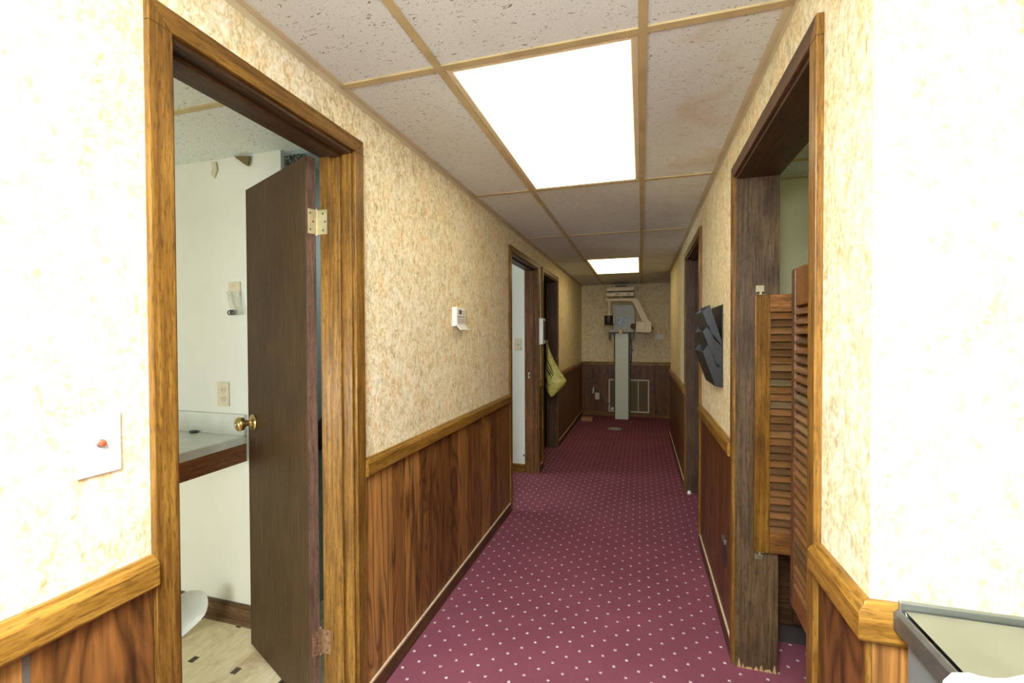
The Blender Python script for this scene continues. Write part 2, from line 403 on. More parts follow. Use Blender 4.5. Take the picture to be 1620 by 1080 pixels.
m.box(R-.022, R, YC, YJ, H-.003, H+.002); m.box(R-.0015, R, YC, YJ, H-.022, H-.002)
m.box(L, 1.2, YE-.022, YE, H-.003, H+.002); m.box(R, 2.9, YC-.022, YC, H-.003, H+.002)
struct(m.build('trim_2', ANGLE))
m = MB()
for y in (1.235, .015, -1.2): m.box(-4.2, LB, y-gw, y+gw, H-.004, H+.003)
for x in (-2.99, -2.38, -3.6): m.box(x-gw, x+gw, -1.2, 1.62, H-.004, H+.003)
struct(m.build('trim_3', GRID))
m = MB()
for y in (2.42, 1.2): m.box(RB, 3, y-gw, y+gw, H-.004, H+.003)
m.box(RB, 3, 2.68, 2.70, H-.003, H+.001)
struct(m.build('trim_4', GRID))
for y0, y1, k in lights:
    lab = ['glowing two by four foot ceiling light panel, the near one above the hallway', 'glowing ceiling light panel near the far end of the hallway', 'ceiling light panel added as fill behind the viewpoint'][k]
    if k == 2: lab = 'lit ceiling panel added as fill above the near room'  # this third panel is added, overbright, to flood the near walls
    t = thing('ceiling_light', lab, 'ceiling light', ((GX[0]+GX[1])/2, (y0+y1)/2, H), 'recessed ceiling light panels')
    a, b_ = GX[0]+gw, GX[1]-gw; c0, c1 = y0+gw, y1-gw; w = .022
    f = MB()
    f.box(a, a+w, c0, c1, H-.001, H+.012); f.box(b_-w, b_, c0, c1, H-.001, H+.012); f.box(a+w, b_-w, c0, c0+w, H-.001, H+.012); f.box(a+w, b_-w, c1-w, c1, H-.001, H+.012)
    f.build('frame', plain('light_frame_enamel', (.66, .56, .36), .5), t, .002)
    B(a+w, b_-w, c0+w, c1-w, H-.004, H+.006).build('diffuser', (LENS1, LENS2, LENS3)[k], t, .003)
    h = MB(); h.box(a, b_, c0, c1, H+.11, H+.12); h.box(a, a+.003, c0, c1, H+.012, H+.11); h.box(b_-.003, b_, c0, c1, H+.012, H+.11)
    h.build('housing', WHITE, t)

# ------------------------------------------------------------------ panelling, chair rail, baseboard
RT, RBm = .902, .838
BH = .062
LPL = [-2.1, -1.7, -1.35, -1.1, -.75, -.5, -.2, .13, .458, .65, 1.374, 1.554, 1.66, 1.784, 1.956, 2.219, 2.355, 2.573, 2.752, 2.90, 3.21]
def planks(cuts, lo, hi):
    q = [c_ for c_ in cuts if lo+.02 < c_ < hi-.02]; return [lo]+q+[hi]
rnd = [.35, .75, .55, .95, .6, .2, .8, .45, .7, .3, .15, .5, .28, .62, .18, .42]
def wains(name, horiz, lo, hi, pos, sgn, cuts, k0=0, tones=rnd, tscale=1.0):
    """panelling on a wall: horiz 'y' -> wall plane x=pos; 'x' -> wall plane y=pos; sgn = outward direction"""
    m = MB(); c_ = planks(cuts, lo, hi)
    for k in range(len(c_)-1):
        m.t = min(1, tones[(k+k0) % len(tones)]*tscale); a, b_ = c_[k]+.0017, c_[k+1]-.0017
        if horiz == 'y': m.box(pos, pos+sgn*.006, a, b_, 0, RBm+.01, 0)
        else: m.box(a, b_, pos, pos+sgn*.006, 0, RBm+.01, 0)
    if horiz == 'y': m.box(pos, pos+sgn*.0035, lo, hi, 0, RBm, 1)
    else: m.box(lo, hi, pos, pos+sgn*.0035, 0, RBm, 1)
    if cuts is LPL and lo < .4: m.box(pos, pos+.0068, .453, .463, 0, RBm, 1)
    return struct(m.build(name, [PANEL, GROOVE]))
def cuts(lo, n, seed):
    r = random.Random(seed); q = [lo]
    while q[-1] < lo+n: q.append(q[-1]+r.choice([.09, .12, .14, .17, .2, .23]))
    return q
RAILP = [(0, RBm), (.022, RBm+.001), (.026, RBm+.006), (.026, RT-.016), (.020, RT-.007), (.014, RT-.006), (.011, RT), (0, RT)]
def rail(name, horiz, lo, hi, pos, sgn, mitre=False):
    m = MB()
    if mitre:                         # the low end is cut at 45 degrees round the outside corner
        n = len(RAILP)
        if horiz == 'y': vs = [(pos+sgn*a, lo-a, z) for a, z in RAILP]+[(pos+sgn*a, hi, z) for a, z in RAILP]
        else: vs = [(lo-a, pos+sgn*a, z) for a, z in RAILP]+[(hi, pos+sgn*a, z) for a, z in RAILP]
        m._add(vs, [tuple(range(n))[::-1], tuple(range(n, 2*n))]+[(k, (k+1) % n, n+(k+1) % n, n+k) for k in range(n)])
    elif horiz == 'y': m.prism([(pos+sgn*a, z) for a, z in RAILP], 'y', lo, hi)
    else: m.prism([(pos+sgn*a, z) for a, z in RAILP], 'x', lo, hi)
    return struct(m.build(name, rail_oak['y' if horiz == 'y' else 'x'], bevel=.0012))
def base(name, horiz, lo, hi, pos, sgn):
    m = MB()
    if horiz == 'y': m.box(pos, pos+sgn*.016, lo, hi, 0, BH, 0); m.box(pos, pos+sgn*.013, lo, hi, BH, BH+.008, 1)
    else: m.box(lo, hi, pos, pos+sgn*.016, 0, BH, 0); m.box(lo, hi, pos, pos+sgn*.013, BH, BH+.004, 1)
    return struct(m.build(name, [SHOE if horiz == 'y' else oak['x'], CREAM_EDGE if horiz == 'y' else oak['x']]))
segL = [(-2.1, DL[0][0]-CW), (DL[0][1]+CW, DL[1][0]-CW), (DL[1][1]+CW, DL[2][0]-CW), (DL[2][1]+CW, YE)]
ntrim = [5]
def trim_n():
    ntrim[0] += 1; return 'trim_%d' % ntrim[0]
for k, (a, b_) in enumerate(segL):
    wains('wall_left_panelling', 'y', a, b_, L, 1, LPL if k < 2 else cuts(a, 3, 5), [1, 6, 0, 10][k], rnd, 1 if k < 2 else .55)
    rail(trim_n(), 'y', a, b_, L, 1); base('baseboard_left', 'y', a, b_, L, 1)
segR = [(YC, DR[0][0]-.040), (DR[0][1]+CW, DR[1][0]-CW), (DR[1][1]+CW, YJ)]
for k, (a, b_) in enumerate(segR):
    wains('wall_right_panelling', 'y', max(a, YC), b_, R, -1, cuts(a, 3, 9), [0, 9, 10][k], rnd, [.30, .10, .12][k])
    rail(trim_n(), 'y', a, b_, R, -1, k == 0); base('baseboard_right', 'y', max(a, YC), b_, R, -1)
wains('wall_far_panelling', 'x', L, 1.2, YE, -1, cuts(L, 2.3, 3), 9, rnd, .45)
rail(trim_n(), 'x', L, 1.2, YE, -1); base('baseboard_far', 'x', L, 1.2, YE, -1)
wains('wall_front_panelling', 'x', R, 2.9, YC, -1, cuts(R, 2.6, 4), 0, [.75, .95, .6, .5])
rail(trim_n(), 'x', R, 2.9, YC, -1, True); base('baseboard_front', 'x', R, 2.9, YC, -1)
struct(MB().box(R-.008, R, YC-.008, YC, BH, RBm).build(trim_n(), oak['z']))

# ------------------------------------------------------------------ door frames
HEAD = wood('shaded_head_wood', (.030, .014, .006), (.060, .028, .010), (.095, .048, .018), 'y', .5)  # darker oak: shade under the door heads put into the colour
def doorframe(name, face, back, sgn, a, b_, jm, vmat=None, hmat=None, wide=CW, top=ZD):
    """sgn: +1 when the hall lies at larger x"""
    vmat = vmat or oak['z']; hmat = hmat or oak['y']
    root = struct(thing(name, None, None, (face, (a+b_)/2, 0)))
    t = .016*sgn
    wn = .040 if name == 'door_4' else wide
    for lo, hi, inner in ((a-wn, a, 1), (b_, b_+wide, -1)):
        m = MB()
        m.prism([(face, lo), (face+t, lo), (face+t, hi), (face, hi)], 'z', 0, top)
        # mitred head end
        e0, e1 = (lo, hi) if inner == 1 else (hi, lo)   # outer, inner
        m._add([(face, e0, top), (face, e1, top), (face, e0, top+wide), (face+t, e0, top), (face+t, e1, top), (face+t, e0, top+wide)],
               [(0, 1, 2), (3, 5, 4), (0, 2, 5, 3), (1, 4, 5, 2)])
        m.build('casing', vmat, root, .002)
    m = MB()
    m.prism([(a-wn, top+wide), (a, top), (b_, top), (b_+wide, top+wide)], 'x', face, face+t)
    m.build('head_casing', hmat, root, .002)
    for y, sg in ((a, 1), (b_, -1)):
        m = MB(); m.box(back, face+t*.25, y, y-sg*.0+sg*.010, 0, top-.002)
        m.build('jamb', jm, root, .0015)
        if name != 'door_4':
            sx = face-sgn*.034; m = MB(); m.box(sx, sx-sgn*.036, y+sg*.010, y+sg*.020, 0, top-.012); m.build('stop', jm, root, .002)
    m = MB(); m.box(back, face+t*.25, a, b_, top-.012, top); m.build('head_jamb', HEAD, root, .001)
    if name != 'door_4':
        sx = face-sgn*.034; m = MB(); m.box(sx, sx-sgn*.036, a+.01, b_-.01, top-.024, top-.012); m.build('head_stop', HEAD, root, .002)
    return root
d1 = doorframe('door_1', L, LB, 1, *DL[0], oak['z'])
d2 = doorframe('door_2', L, LB, 1, *DL[1], wood('middle_jamb_oak', (.08, .03, .008), (.16, .065, .018), (.25, .115, .035), 'z', .5, 1, 1))
d3 = doorframe('door_3', L, LB, 1, *DL[2], wood('far_jamb_oak', (.05, .024, .009), (.09, .045, .017), (.14, .075, .03), 'z', .5))
RJ = wood('mottled_jamb_oak', (.05, .030, .013), (.095, .060, .028), (.155, .105, .055), 'z', .55, 1, 1)
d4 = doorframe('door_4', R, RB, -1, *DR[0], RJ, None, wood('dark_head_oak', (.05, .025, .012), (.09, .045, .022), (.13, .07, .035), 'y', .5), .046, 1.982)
d5 = doorframe('door_5', R, RB, -1, *DR[1], wood('far_right_jamb', (.06, .03, .015), (.1, .055, .03), (.15, .09, .05), 'z', .5))
# worn pale wood at the foot of the right jamb
m = MB()
for a, b_, z in ((.375, .388, .040), (.390, .402, .018), (.404, .432, .009), (.436, .452, .016), (.455, .470, .024), (.472, .500, .012), (.502, .516, .034)):
    m.prism([(a, 0), (b_, 0), (b_-.006, z), (a+.004, z*.7)], 'y', 1.9535, 1.956)
m.build('worn_patch', plain('bare_scuffed_wood', (.40, .26, .12), .7, var=.35, scale=90), d4, label='bare pale wood where the stain is chipped off')

# ------------------------------------------------------------------ open dark door of the left side room
hp = Vector((-1.112, 1.306, 0)); dirv = Vector((-.914, .406, 0)).normalized(); nrm = Vector((dirv.y, -dirv.x, 0)); nrm = nrm if nrm.y > 0 else -nrm
org = Vector((-1.117, 1.273, 0))
ML = Matrix(((dirv.x, nrm.x, 0, org.x), (dirv.y, nrm.y, 0, org.y), (0, 0, 1, 0), (0, 0, 0, 1)))
leaf = thing('door_leaf', 'dark brown flush wooden door standing ajar in the first doorway on the left, brass knob', 'door', (-1.117, 1.273, .012))
DW = .553
m = MB(ML); m.box(.002, DW, .0015, .0335, .012, 1.975); m.build('slab', dark_oak, leaf, .001)
m = MB(ML); m.box(0, .003, 0, .035, .012, 1.975); m.box(DW-.001, DW+.002, 0, .035, .012, 1.975); m.build('edge_band', edge_oak, leaf, label='paler reddish raw wood edge')
for sd in (-1, 1):
    o = ML @ Vector((DW-.055, 0 if sd < 0 else .035, .985)); ax = nrm*sd
    kb = MB().lathe(o, ax, [(.034, 0), (.034, .003), (.029, .008), (.016, .012), (.013, .016), (.0125, .028), (.017, .034), (.027, .040), (.0295, .050), (.028, .060), (.022, .0655), (.010, .0665), (.009, .064), (.001, .064)], 32).build('knob', BRASS, leaf, smooth=True)
    MB().box(-.002, .002, -.001, .001, 0, .001) if 0 else None
def hinge(z, pale, rootp):
    mt = BRASS_PALE if pale else plain('rusty_hinge_steel', (.30, .19, .10), .5, .6, .3, 80)
    h = z+.09
    m = MB(); m.cyl((-1.104, 1.309, z), (-1.104, 1.309, h), .0048, n=14); m.lathe((-1.104, 1.309, h), (0, 0, 1), [(.0048, 0), (.006, .002), (.004, .006), (.001, .007)], 12)
    m.lathe((-1.104, 1.309, z), (0, 0, -1), [(.0048, 0), (.006, .002), (.004, .006), (.001, .007)], 12)
    b1 = m.build('hinge', mt, rootp, smooth=True)
    MB(ML).box(-.0022, 0, .006, .036, z+.002, h-.002).build('hinge_plate', mt, b1, .0004)
    m = MB(); m.box(-1.100, -1.060, 1.3088, 1.3118, z+.002, h-.002); m.build('frame_plate', mt, b1, .0004)
    smat = plain('dark_screw', (.12, .10, .05), .4, .8)
    for dz in (.016, .045, .074):
        x = -1.076 if dz != .045 else -1.067
        MB().cyl((x, 1.3090, z+dz), (x, 1.3080, z+dz), .0035, n=10).build('screw', smat, b1)
        u = .014 if dz != .045 else .024
        MB(ML).cyl((-.0021, u, z+dz), (-.003, u, z+dz), .0032, n=10).build('screw', smat, b1)
hinge(1.705, True, leaf); hinge(.21, False, leaf)

# ------------------------------------------------------------------ louvred saloon doors in the right doorway
def louver(label, org, ang, mirror, pin_side, stile_m, first_m):
    u = Vector((math.sin(ang), math.cos(ang), 0)) if mirror else Vector((math.cos(ang), math.sin(ang), 0))
    w = Vector((-u.y, u.x, 0)) if not mirror else Vector((u.y, -u.x, 0))
    MM = Matrix(((u.x, w.x, 0, org[0]), (u.y, w.y, 0, org[1]), (0, 0, 1, 0), (0, 0, 0, 1)))
    t = thing('louvered_swing_door', label, 'swing door', (org[0], org[1], .487), 'louvered saloon doors in the right doorway')
    WD, T, z0, z1 = (.424, .028, .502, 1.502) if mirror else (.400, .028, .492, 1.502)
    def top(x): return z1+.047*(0.5-0.5*math.cos(math.pi*min(1, max(0, (x-.10)/.22))))
    sw = .055 if not mirror else .034
    m = MB(MM); m.prism([(0, z0), (sw, z0), (sw, top(sw)), (0, z1)], 'y', 0, T)
    m.build('stile', stile_m, t, .003)
    m = MB(MM); m.prism([(WD-sw, z0), (WD, z0), (WD, top(WD)-.006), (WD-.008, top(WD)), (WD-sw, top(WD-sw))], 'y', 0, T)
    m.build('stile', stile_m if not mirror else first_m, t, .003)
    xs_ = [sw+(WD-2*sw)*k/14 for k in range(15)]
    m = MB(MM); m.prism([(sw, 1.435), (WD-sw, 1.435)]+[(x, top(x)) for x in reversed(xs_)], 'y', .003, T-.003); m.build('rail', louver_oak, t, .002)
    m = MB(MM); m.prism([(sw, z0), (WD-sw, z0), (WD-sw, .575), (sw, .575)], 'y', .003, T-.003); m.build('rail', louver_oak, t, .002)
    n = 30; m = MB(MM)
    for k in range(n):
        zc = .590+(1.425-.590)*k/(n-1)
        m.t = random.random()
        sgn_ = -1 if not mirror else 1
        # each slat tilts down towards the hall side
        a = .013; h = .0150; th = .0028
        lo_w, hi_w = (T/2-a, T/2+a)
        if not mirror: pts = [(lo_w, zc-h-th), (lo_w, zc-h+th), (hi_w, zc+h+th), (hi_w, zc+h-th)]
        else: pts = [(lo_w, zc-h-th), (lo_w, zc-h+th), (hi_w, zc+h+th), (hi_w, zc+h-th)]
        m.prism(pts, 'x', sw-.002, WD-sw+.002)
    m.build('slats', SLAT, t)
    for z in ((z1, z0)):
        sgz = 1 if z == z1 else -1
        pv = MB(MM); x = .022
        pv.cyl((x, T/2, z), (x, T/2, z+sgz*.014), .005, n=12)
        pv.box(x-.014, x+.014, T/2-.012, T/2+.012, z+sgz*.001, z+sgz*.003)
        pv.box(x-.012, x+.012, T/2-.010, T+.003, z+sgz*.013, z+sgz*.016)
        pv.box(x-.013, x+.016, T+.001, T+.0035, z+sgz*.013, z+sgz*.040)
        pv.build('pivot_hinge', BRASS_PALE, t, .0005)
    return t
def slat_mat():
    m, nt, b = new_mat('louver_slat_wood')
    at = nt.nodes.new('ShaderNodeAttribute'); at.attribute_name = 'tone'
    g = noise(nt, coord(nt, (30, 30, 120)), 1, 4, .6)
    base = ramp(nt, at.outputs['Fac'], [(0, (.085, .045, .018)), (.45, (.165, .075, .024)), (.8, (.20, .10, .035)), (1, (.12, .095, .05))])
    nt.links.new(mix(nt, .7, base, ramp(nt, g, [(.3, (.6, .58, .55)), (.7, (1.2, 1.15, 1.1))]), 'MULTIPLY'), b.inputs['Base Color'])
    b.inputs['Roughness'].default_value = .32; return m
SLAT = slat_mat()
louver('louvered half-height swing door folded back against the far jamb, seen face on', (.428, 1.922), 0.0, False, 1, louver_stile, louver_stile_red)
louver('louvered half-height swing door nearer the corner, seen edge on', (.431, 1.142), .045, True, 1, louver_stile_red, louver_stile_red)

# ------------------------------------------------------------------ left side room contents
def outlet(name, label, cat, loc, nrm_, mat, kind='outlet', w=.070, h=.114, parent_extra=None, dark=None):
    n = Vector(nrm_); up_ = Vector((0, 0, 1)); rt = up_.cross(n); o = Vector(loc)
    MM = Matrix(((rt.x, n.x, 0, o.x), (rt.y, n.y, 0, o.y), (rt.z, n.z, 1, o.z), (0, 0, 0, 1)))
    t = thing(name, label, cat, loc)
    MB(MM).box(-w/2, w/2, 0, .006, -h/2, h/2).build('cover_plate', mat, t, .0025)
    if kind == 'outlet':
        for zc in (-.02, .02):
            m = MB(MM); m.lathe((0, .006, zc), (0, 1, 0), [(.0165, 0), (.0165, .002), (.015, .003)], 20); s_ = m.build('socket', IVORY if dark is None else dark, t)
            m = MB(MM); m.box(-.007, -.005, .0085, .0095, zc-.002, zc+.007); m.box(.005, .007, .0085, .0095, zc-.002, zc+.006); m.cyl((0, .0085, zc-.008), (0, .0095, zc-.008), .0022, n=8)
            m.build('slot', BLACK, s_)
        MB(MM).cyl((0, .006, 0), (0, .0075, 0), .003, n=10).build('screw', BRASS_PALE, t)
    elif kind == 'switch':
        MB(MM).prism([(.006, -.012), (.018, -.004), (.019, .002), (.006, .010)], 'x', -.005, .005).build('toggle', WHITE, t)
        for z in ((-.04, .04) if h > w else (-.025, .025)): MB(MM).cyl((0, .006, z), (0, .0075, z), .003, n=10).build('screw', BRASS_PALE, t)
    return t, MM
outlet('wall_outlet', 'ivory duplex outlet on the white wall above the counter in the left side room', 'outlet', (-1.901, 1.62, 1.075), (0, -1, 0), IVORY)
sw_, MMs = outlet('light_switch', 'ivory light switch on the white wall, half covered by a clear bag', 'light switch', (-1.826, 1.62, 1.545), (0, -1, 0), IVORY, 'switch')
CLEAR = plain('clear_plastic_film', (.86, .9, .86), .15, trans=.75, var=.02)
bagt = thing('plastic_bag', 'small clear plastic bag with black rings hanging over the light switch', 'bag', (-1.81, 1.60, 1.45))
m = MB(); pts = []
for k in range(7):
    z = 1.555-.018*k; dx = .0042*k
    pts.append((z, -1.858+dx, -1.785+dx))
vs = []; fs = []
for side in (0, 1):
    for k, (z, x0, x1) in enumerate(pts):
        for q in range(7):
            x = x0+(x1-x0)*q/6; th = .004+.007*math.sin(math.pi*q/6)*math.sin(math.pi*min(1, k/6+.15))
            y = 1.606-(th if side == 0 else -0.002)+.0015*math.sin(k*2.1+q*1.7)
            vs.append((x, y, z))
for side in (0, 1):
    for k in range(6):
        for q in range(6):
            b0 = side*49+k*7+q; fs.append((b0, b0+1, b0+8, b0+7))
m._add(vs, fs); m.build('film', CLEAR, bagt, smooth=True)
m = MB()
for dx in (0, .014):
    m.tube([(-1.826+dx+.010*math.cos(a*math.pi/8), 1.590, 1.458+.010*math.sin(a*math.pi/8)) for a in range(17)], .0028, 6)
m.build('ring', BLACK, bagt, smooth=True)
# counter
ct = thing('counter', 'pale marbled laminate counter with wooden apron along the white wall of the left side room', 'counter', (-2.3, 1.4, .78))
prof = [(-4.15, 1.618), (-1.766, 1.618), (-1.735, 1.26), (-1.745, .98), (-4.15, .98)]
m = MB(); m.prism([(-4.15, 1.619), (-1.766, 1.619), (-1.742, 1.28), (-1.742, .95), (-4.15, .95)], 'z', .848, .887)
m.build('worktop', COUNTER, ct, .006)
B(-4.15, -1.766, 1.604, 1.619, .887, .984).build('backsplash', COUNTER, ct, .002)
m = MB(); m.prism([(-1.785, 1.618), (-1.767, 1.618), (-1.757, 1.28), (-1.757, .96), (-1.775, .96), (-1.775, 1.28)], 'z', .765, .847)
m.build('apron', wood('apron_wood', (.11, .04, .015), (.21, .08, .03), (.3, .13, .05), 'y', .45), ct, .002)
B(-4.15, -1.778, 1.606, 1.618, .80, .847).build('cleat', oak['x'], ct)
m = MB()
m.prism([(-2.08, 1.585), (-2.045, 1.575), (-2.03, 1.592), (-2.045, 1.600), (-2.078, 1.600)], 'z', .887, .898)
tag(m.build('metal_clip', plain('dark_clip_metal', (.07, .08, .08), .4, .6), bevel=.002), 'small dark metal clip lying on the pale counter by the backsplash', 'clip')
# baseboard with quarter round
m = MB(); m.box(-4.2, -1.555, 1.606, 1.62, .0, .088); m.prism([(1.606, 0), (1.590, 0), (1.592, .010), (1.598, .017), (1.606, .020)], 'x', -4.2, -1.555)
struct(m.build('baseboard_side_room', wood('brown_base', (.06, .03, .012), (.115, .06, .025), (.17, .1, .045), 'x', .5)))
# white curved plastic piece on the floor
pt = thing('plastic_scoop', 'curved translucent white plastic pan standing on the cream vinyl floor', 'pan', (-1.975, 1.44, 0))
OUTL = [(-.075, 0), (.003, 0), (.024, .014), (.044, .030), (.066, .046), (.087, .065), (.101, .081), (.109, .100), (.114, .125), (.114, .148), (.110, .168), (.100, .185), (.086, .196), (.070, .203), (.05, .208), (.03, .206), (.008, .195), (-.026, .163), (-.055, .12), (-.078, .06)]
A_ = Vector((-1.975, 1.44, .002)); D_ = Vector((.70, .714, 0)); N_ = Vector((.714, -.70, 0)); cu, cz_ = .025, .10
vs = []; fs = []; nO = len(OUTL); RN = 6
for side in (0, 1):
    for j in range(RN+1):
        f_ = j/RN
        for (u_, z_) in OUTL:
            uu = cu+(u_-cu)*max(f_, .02); z2 = cz_+(z_-cz_)*max(f_, .02)
            p = A_+D_*uu+Vector((0, 0, z2))-N_*(.028*(1-f_**2.5)-.003*side)
            vs.append(p)
n1 = (RN+1)*nO
for side in (0, 1):
    for j in range(RN):
        for i in range(nO): a = side*n1+j*nO; fs.append((a+i, a+(i+1) % nO, a+nO+(i+1) % nO, a+nO+i))
    fs.append(tuple(side*n1+i for i in range(nO)))
for i in range(nO): a = RN*nO; fs.append((a+i, a+(i+1) % nO, n1+a+(i+1) % nO, n1+a+i))
m = MB(); m._add(vs, fs)
pm = plain('milky_plastic', (.74, .80, .80), .35, var=.02, trans=.15)
m.build('shell', pm, pt, smooth=True)
MB().cyl((-1.992, 1.447, .0015), (-1.992, 1.447, .028), .012, n=14).build('cap', BLACK, pt)
# marbled cloth panel in the alcove corner and dark bag on its wall
def camo():
    m, nt, b = new_mat('dark_marbled_fabric')
    f = noise(nt, coord(nt), 55, 3, .6, 1.5)
    nt.links.new(ramp(nt, f, [(.42, (.015, .018, .014)), (.50, (.06, .075, .06)), (.58, (.20, .24, .21))]), b.inputs['Base Color']); b.inputs['Roughness'].default_value = .8; return m
m = MB()
for k in range(8):
    x0 = -1.550+.04*k; m.prism([(x0, 1.640), (x0+.02, 1.630+.004*(k % 2)), (x0+.04, 1.640), (x0+.04, 1.648), (x0+.02, 1.640), (x0, 1.648)], 'z', .35, H-.02)
m2 = MB()
for k in range(5):
    x0 = -1.552+.022*k; m2.prism([(x0, 1.640), (x0+.011, 1.632), (x0+.022, 1.640), (x0+.022, 1.648), (x0+.011, 1.642), (x0, 1.648)], 'z', 1.62, H-.02)
tag(m2.build('marbled_curtain', camo(), bevel=.001), 'dark marbled cloth hanging at the ceiling corner behind the open dark door', 'curtain')
gt = thing('dark_jacket', 'dark green and black jacket glimpsed through the hinge gap behind the open door', 'jacket', (-1.52, 1.86, .80))
m = MB(); m.lathe((-1.515, 1.90, .78), (0, 0, 1), [(.02, 0), (.11, .012), (.13, .07), (.12, .13), (.08, .165), (.02, .185)], 18)
for i_, v_ in enumerate(m.v): m.v[i_] = Vector((-1.515+(v_.x+1.515)*.28, v_.y, v_.z))
m.build('body', plain('dark_green_black_cloth', (.012, .022, .022), .7, var=.9, scale=14), gt, smooth=True)
m = MB(); m.cyl((-1.554, 1.90, .955), (-1.515, 1.90, .962), .006); m.build('hook', BRASS_PALE, gt)
# torn tile bits at the ceiling edge
m = MB(); m.prism([(-1.805, H-.004), (-1.715, H-.012), (-1.725, H-.055), (-1.738, H-.050)], 'y', 1.604, 1.612)
tag(m.build('torn_ceiling_flap', plain('dark_torn_paper', (.16, .13, .05), .9)), 'dark torn triangular flap hanging at the ceiling edge of the left side room', 'torn flap')
m = MB(); m.prism([(-1.952, H-.01), (-1.925, H-.01), (-1.918, H-.05), (-1.936, H-.085), (-1.955, H-.068), (-1.946, H-.04)], 'y', 1.612, 1.618)
tag(m.build('peeling_tape', plain('yellowed_tape', (.62, .58, .42), .5)), 'yellowed peeling tape hanging from the ceiling edge over the white wall', 'tape')

# ------------------------------------------------------------------ left near wall: plate with red button
t, MMn = outlet('indicator_plate', 'white wall plate with a small red indicator button beside the first left doorway', 'switch plate', (L, .566, 1.150), (1, 0, 0), WHITE, 'none')
MB(MMn).lathe((0, .006, .002), (0, 1, 0), [(.0075, 0), (.0075, .003), (.0065, .004)], 20).build('bezel', STEEL, t)
MB(MMn).lathe((0, .009, .002), (0, 1, 0), [(.0058, 0), (.0058, .005), (.004, .008), (.001, .009)], 20).build('button', LAMP_RED, t, smooth=True)
# thermostat
t = thing('thermostat', 'white programmable thermostat with its lower flap open on the papered left wall', 'thermostat', (L, 2.22, 1.45))
m = MB(); m.prism([(L, 1.395), (L+.024, 1.400), (L+.027, 1.405), (L+.027, 1.494), (L+.022, 1.5), (L, 1.5)], 'y', 2.165, 2.285); m.build('housing', WHITE, t, .003)
B(L+.026, L+.0285, 2.195, 2.232, 1.463, 1.486).build('display', LCD, t)
gb = plain('grey_button', (.3, .3, .27), .5)
for y, z in ((2.248, 1.480), (2.262, 1.470), (2.248, 1.465)): B(L+.027, L+.030, y-.004, y+.004, z-.003, z+.003).build('button', gb, t)
B(L+.0265, L+.028, 2.178, 2.272, 1.447, 1.451).build('seam', plain('dark_seam', (.12, .12, .1), .6), t)  # dark line across the housing
B(L+.0265, L+.0285, 2.178, 2.272, 1.413, 1.440).build('legend_strip', plain('legend_grey', (.55, .55, .48), .5), t)
m = MB(); m.prism([(L+.022, 1.404), (L+.045, 1.376), (L+.048, 1.379), (L+.026, 1.408)], 'y', 2.170, 2.290); m.build('flap', WHITE, t, .001)
# wall phone between the two far left doors
t = thing('wall_intercom', 'white wall intercom between the two far doorways on the left', 'intercom', (L, 4.30, 1.38))
m = MB(); m.prism([(L+.0165, 1.255), (L+.050, 1.260), (L+.056, 1.27), (L+.056, 1.505), (L+.05, 1.512), (L+.0165, 1.515)], 'y', 4.176, 4.30); m.build('housing', WHITE, t, .005)
B(L+.0555, L+.058, 4.205, 4.285, 1.30, 1.49).build('speaker_panel', BLACK, t, .002)
# yellow bag on a hook
YB = None
def bagmat():
    m, nt, b = new_mat('yellow_plastic_film')
    f = noise(nt, coord(nt), 14, 4, .6, 1)
    nt.links.new(ramp(nt, f, [(.35, (.46, .42, .05)), (.65, (.74, .68, .20))]), b.inputs['Base Color'])
    b.inputs['Roughness'].default_value = .28; b.inputs['Transmission Weight'].default_value = .12
    bump(nt, b, f, .8, .02); return m
bt = thing('yellow_plastic_bag', 'yellow plastic carrier bag with black print hanging beside the white intercom', 'bag', (L+.06, 4.46, 1.2))
prof_ = [(1.300, .004, .004, .035), (1.20, .017, .012, .048), (1.10, .040, .026, .070), (1.00, .070, .040, .097), (.93, .096, .052, .120), (.88, .114, .06, .138), (.85, .107, .06, .129), (.80, .082, .05, .110), (.75, .046, .035, .093), (.72, .014, .015, .088)]
vs = []; fs = []; n = 20
for j, (z, rx, ry, off_) in enumerate(prof_):
    for k in range(n):
        a = 2*math.pi*k/n; w_ = 1+.07*math.sin(5*a+j*.8)+.04*math.sin(3*a-j)
        vs.append((L+off_+rx*.92*math.cos(a)*w_, 4.45+ry*math.sin(a)*w_, z))
for j in range(len(prof_)-1):
    for k in range(n): fs.append((j*n+k, j*n+(k+1) % n, (j+1)*n+(k+1) % n, (j+1)*n+k))
fs += [tuple(range(n)), tuple((len(prof_)-1)*n+k for k in range(n))]
m = MB(); m._add(vs, fs); m.build('bag_body', bagmat(), bt, smooth=True)
def on_bag(x, z):   # y of the camera-facing side of the bag
    for j in range(len(prof_)-1):
        za, zb = prof_[j][0], prof_[j+1][0]
        if zb <= z <= za:
            t_ = (za-z)/(za-zb); rx, ry, of = [prof_[j][q]*(1-t_)+prof_[j+1][q]*t_ for q in (1, 2, 3)]
            c_ = max(-1, min(1, (x-of)/(rx*.92+1e-6))); return 4.45-ry*math.sqrt(max(0, 1-c_*c_))-.008
    return 4.40
m = MB()
for x0, z0_, x1, z1_, w_ in ((.045, 1.10, .10, .995, .006), (.055, 1.075, .12, .955, .005), (.04, 1.04, .115, .935, .006), (.035, 1.005, .10, .91, .005), (.05, .99, .085, .945, .007), (.03, .86, .09, .84, .003)):
    pts = []
    for k in range(9):
        f_ = k/8; x = x0+(x1-x0)*f_; z = z0_+(z1_-z0_)*f_; pts.append((L+x, on_bag(x, z)-.001, z))
    m.tube(pts, w_*.7, 6)
m.build('print', BLACK, bt, label='black slanted lettering')
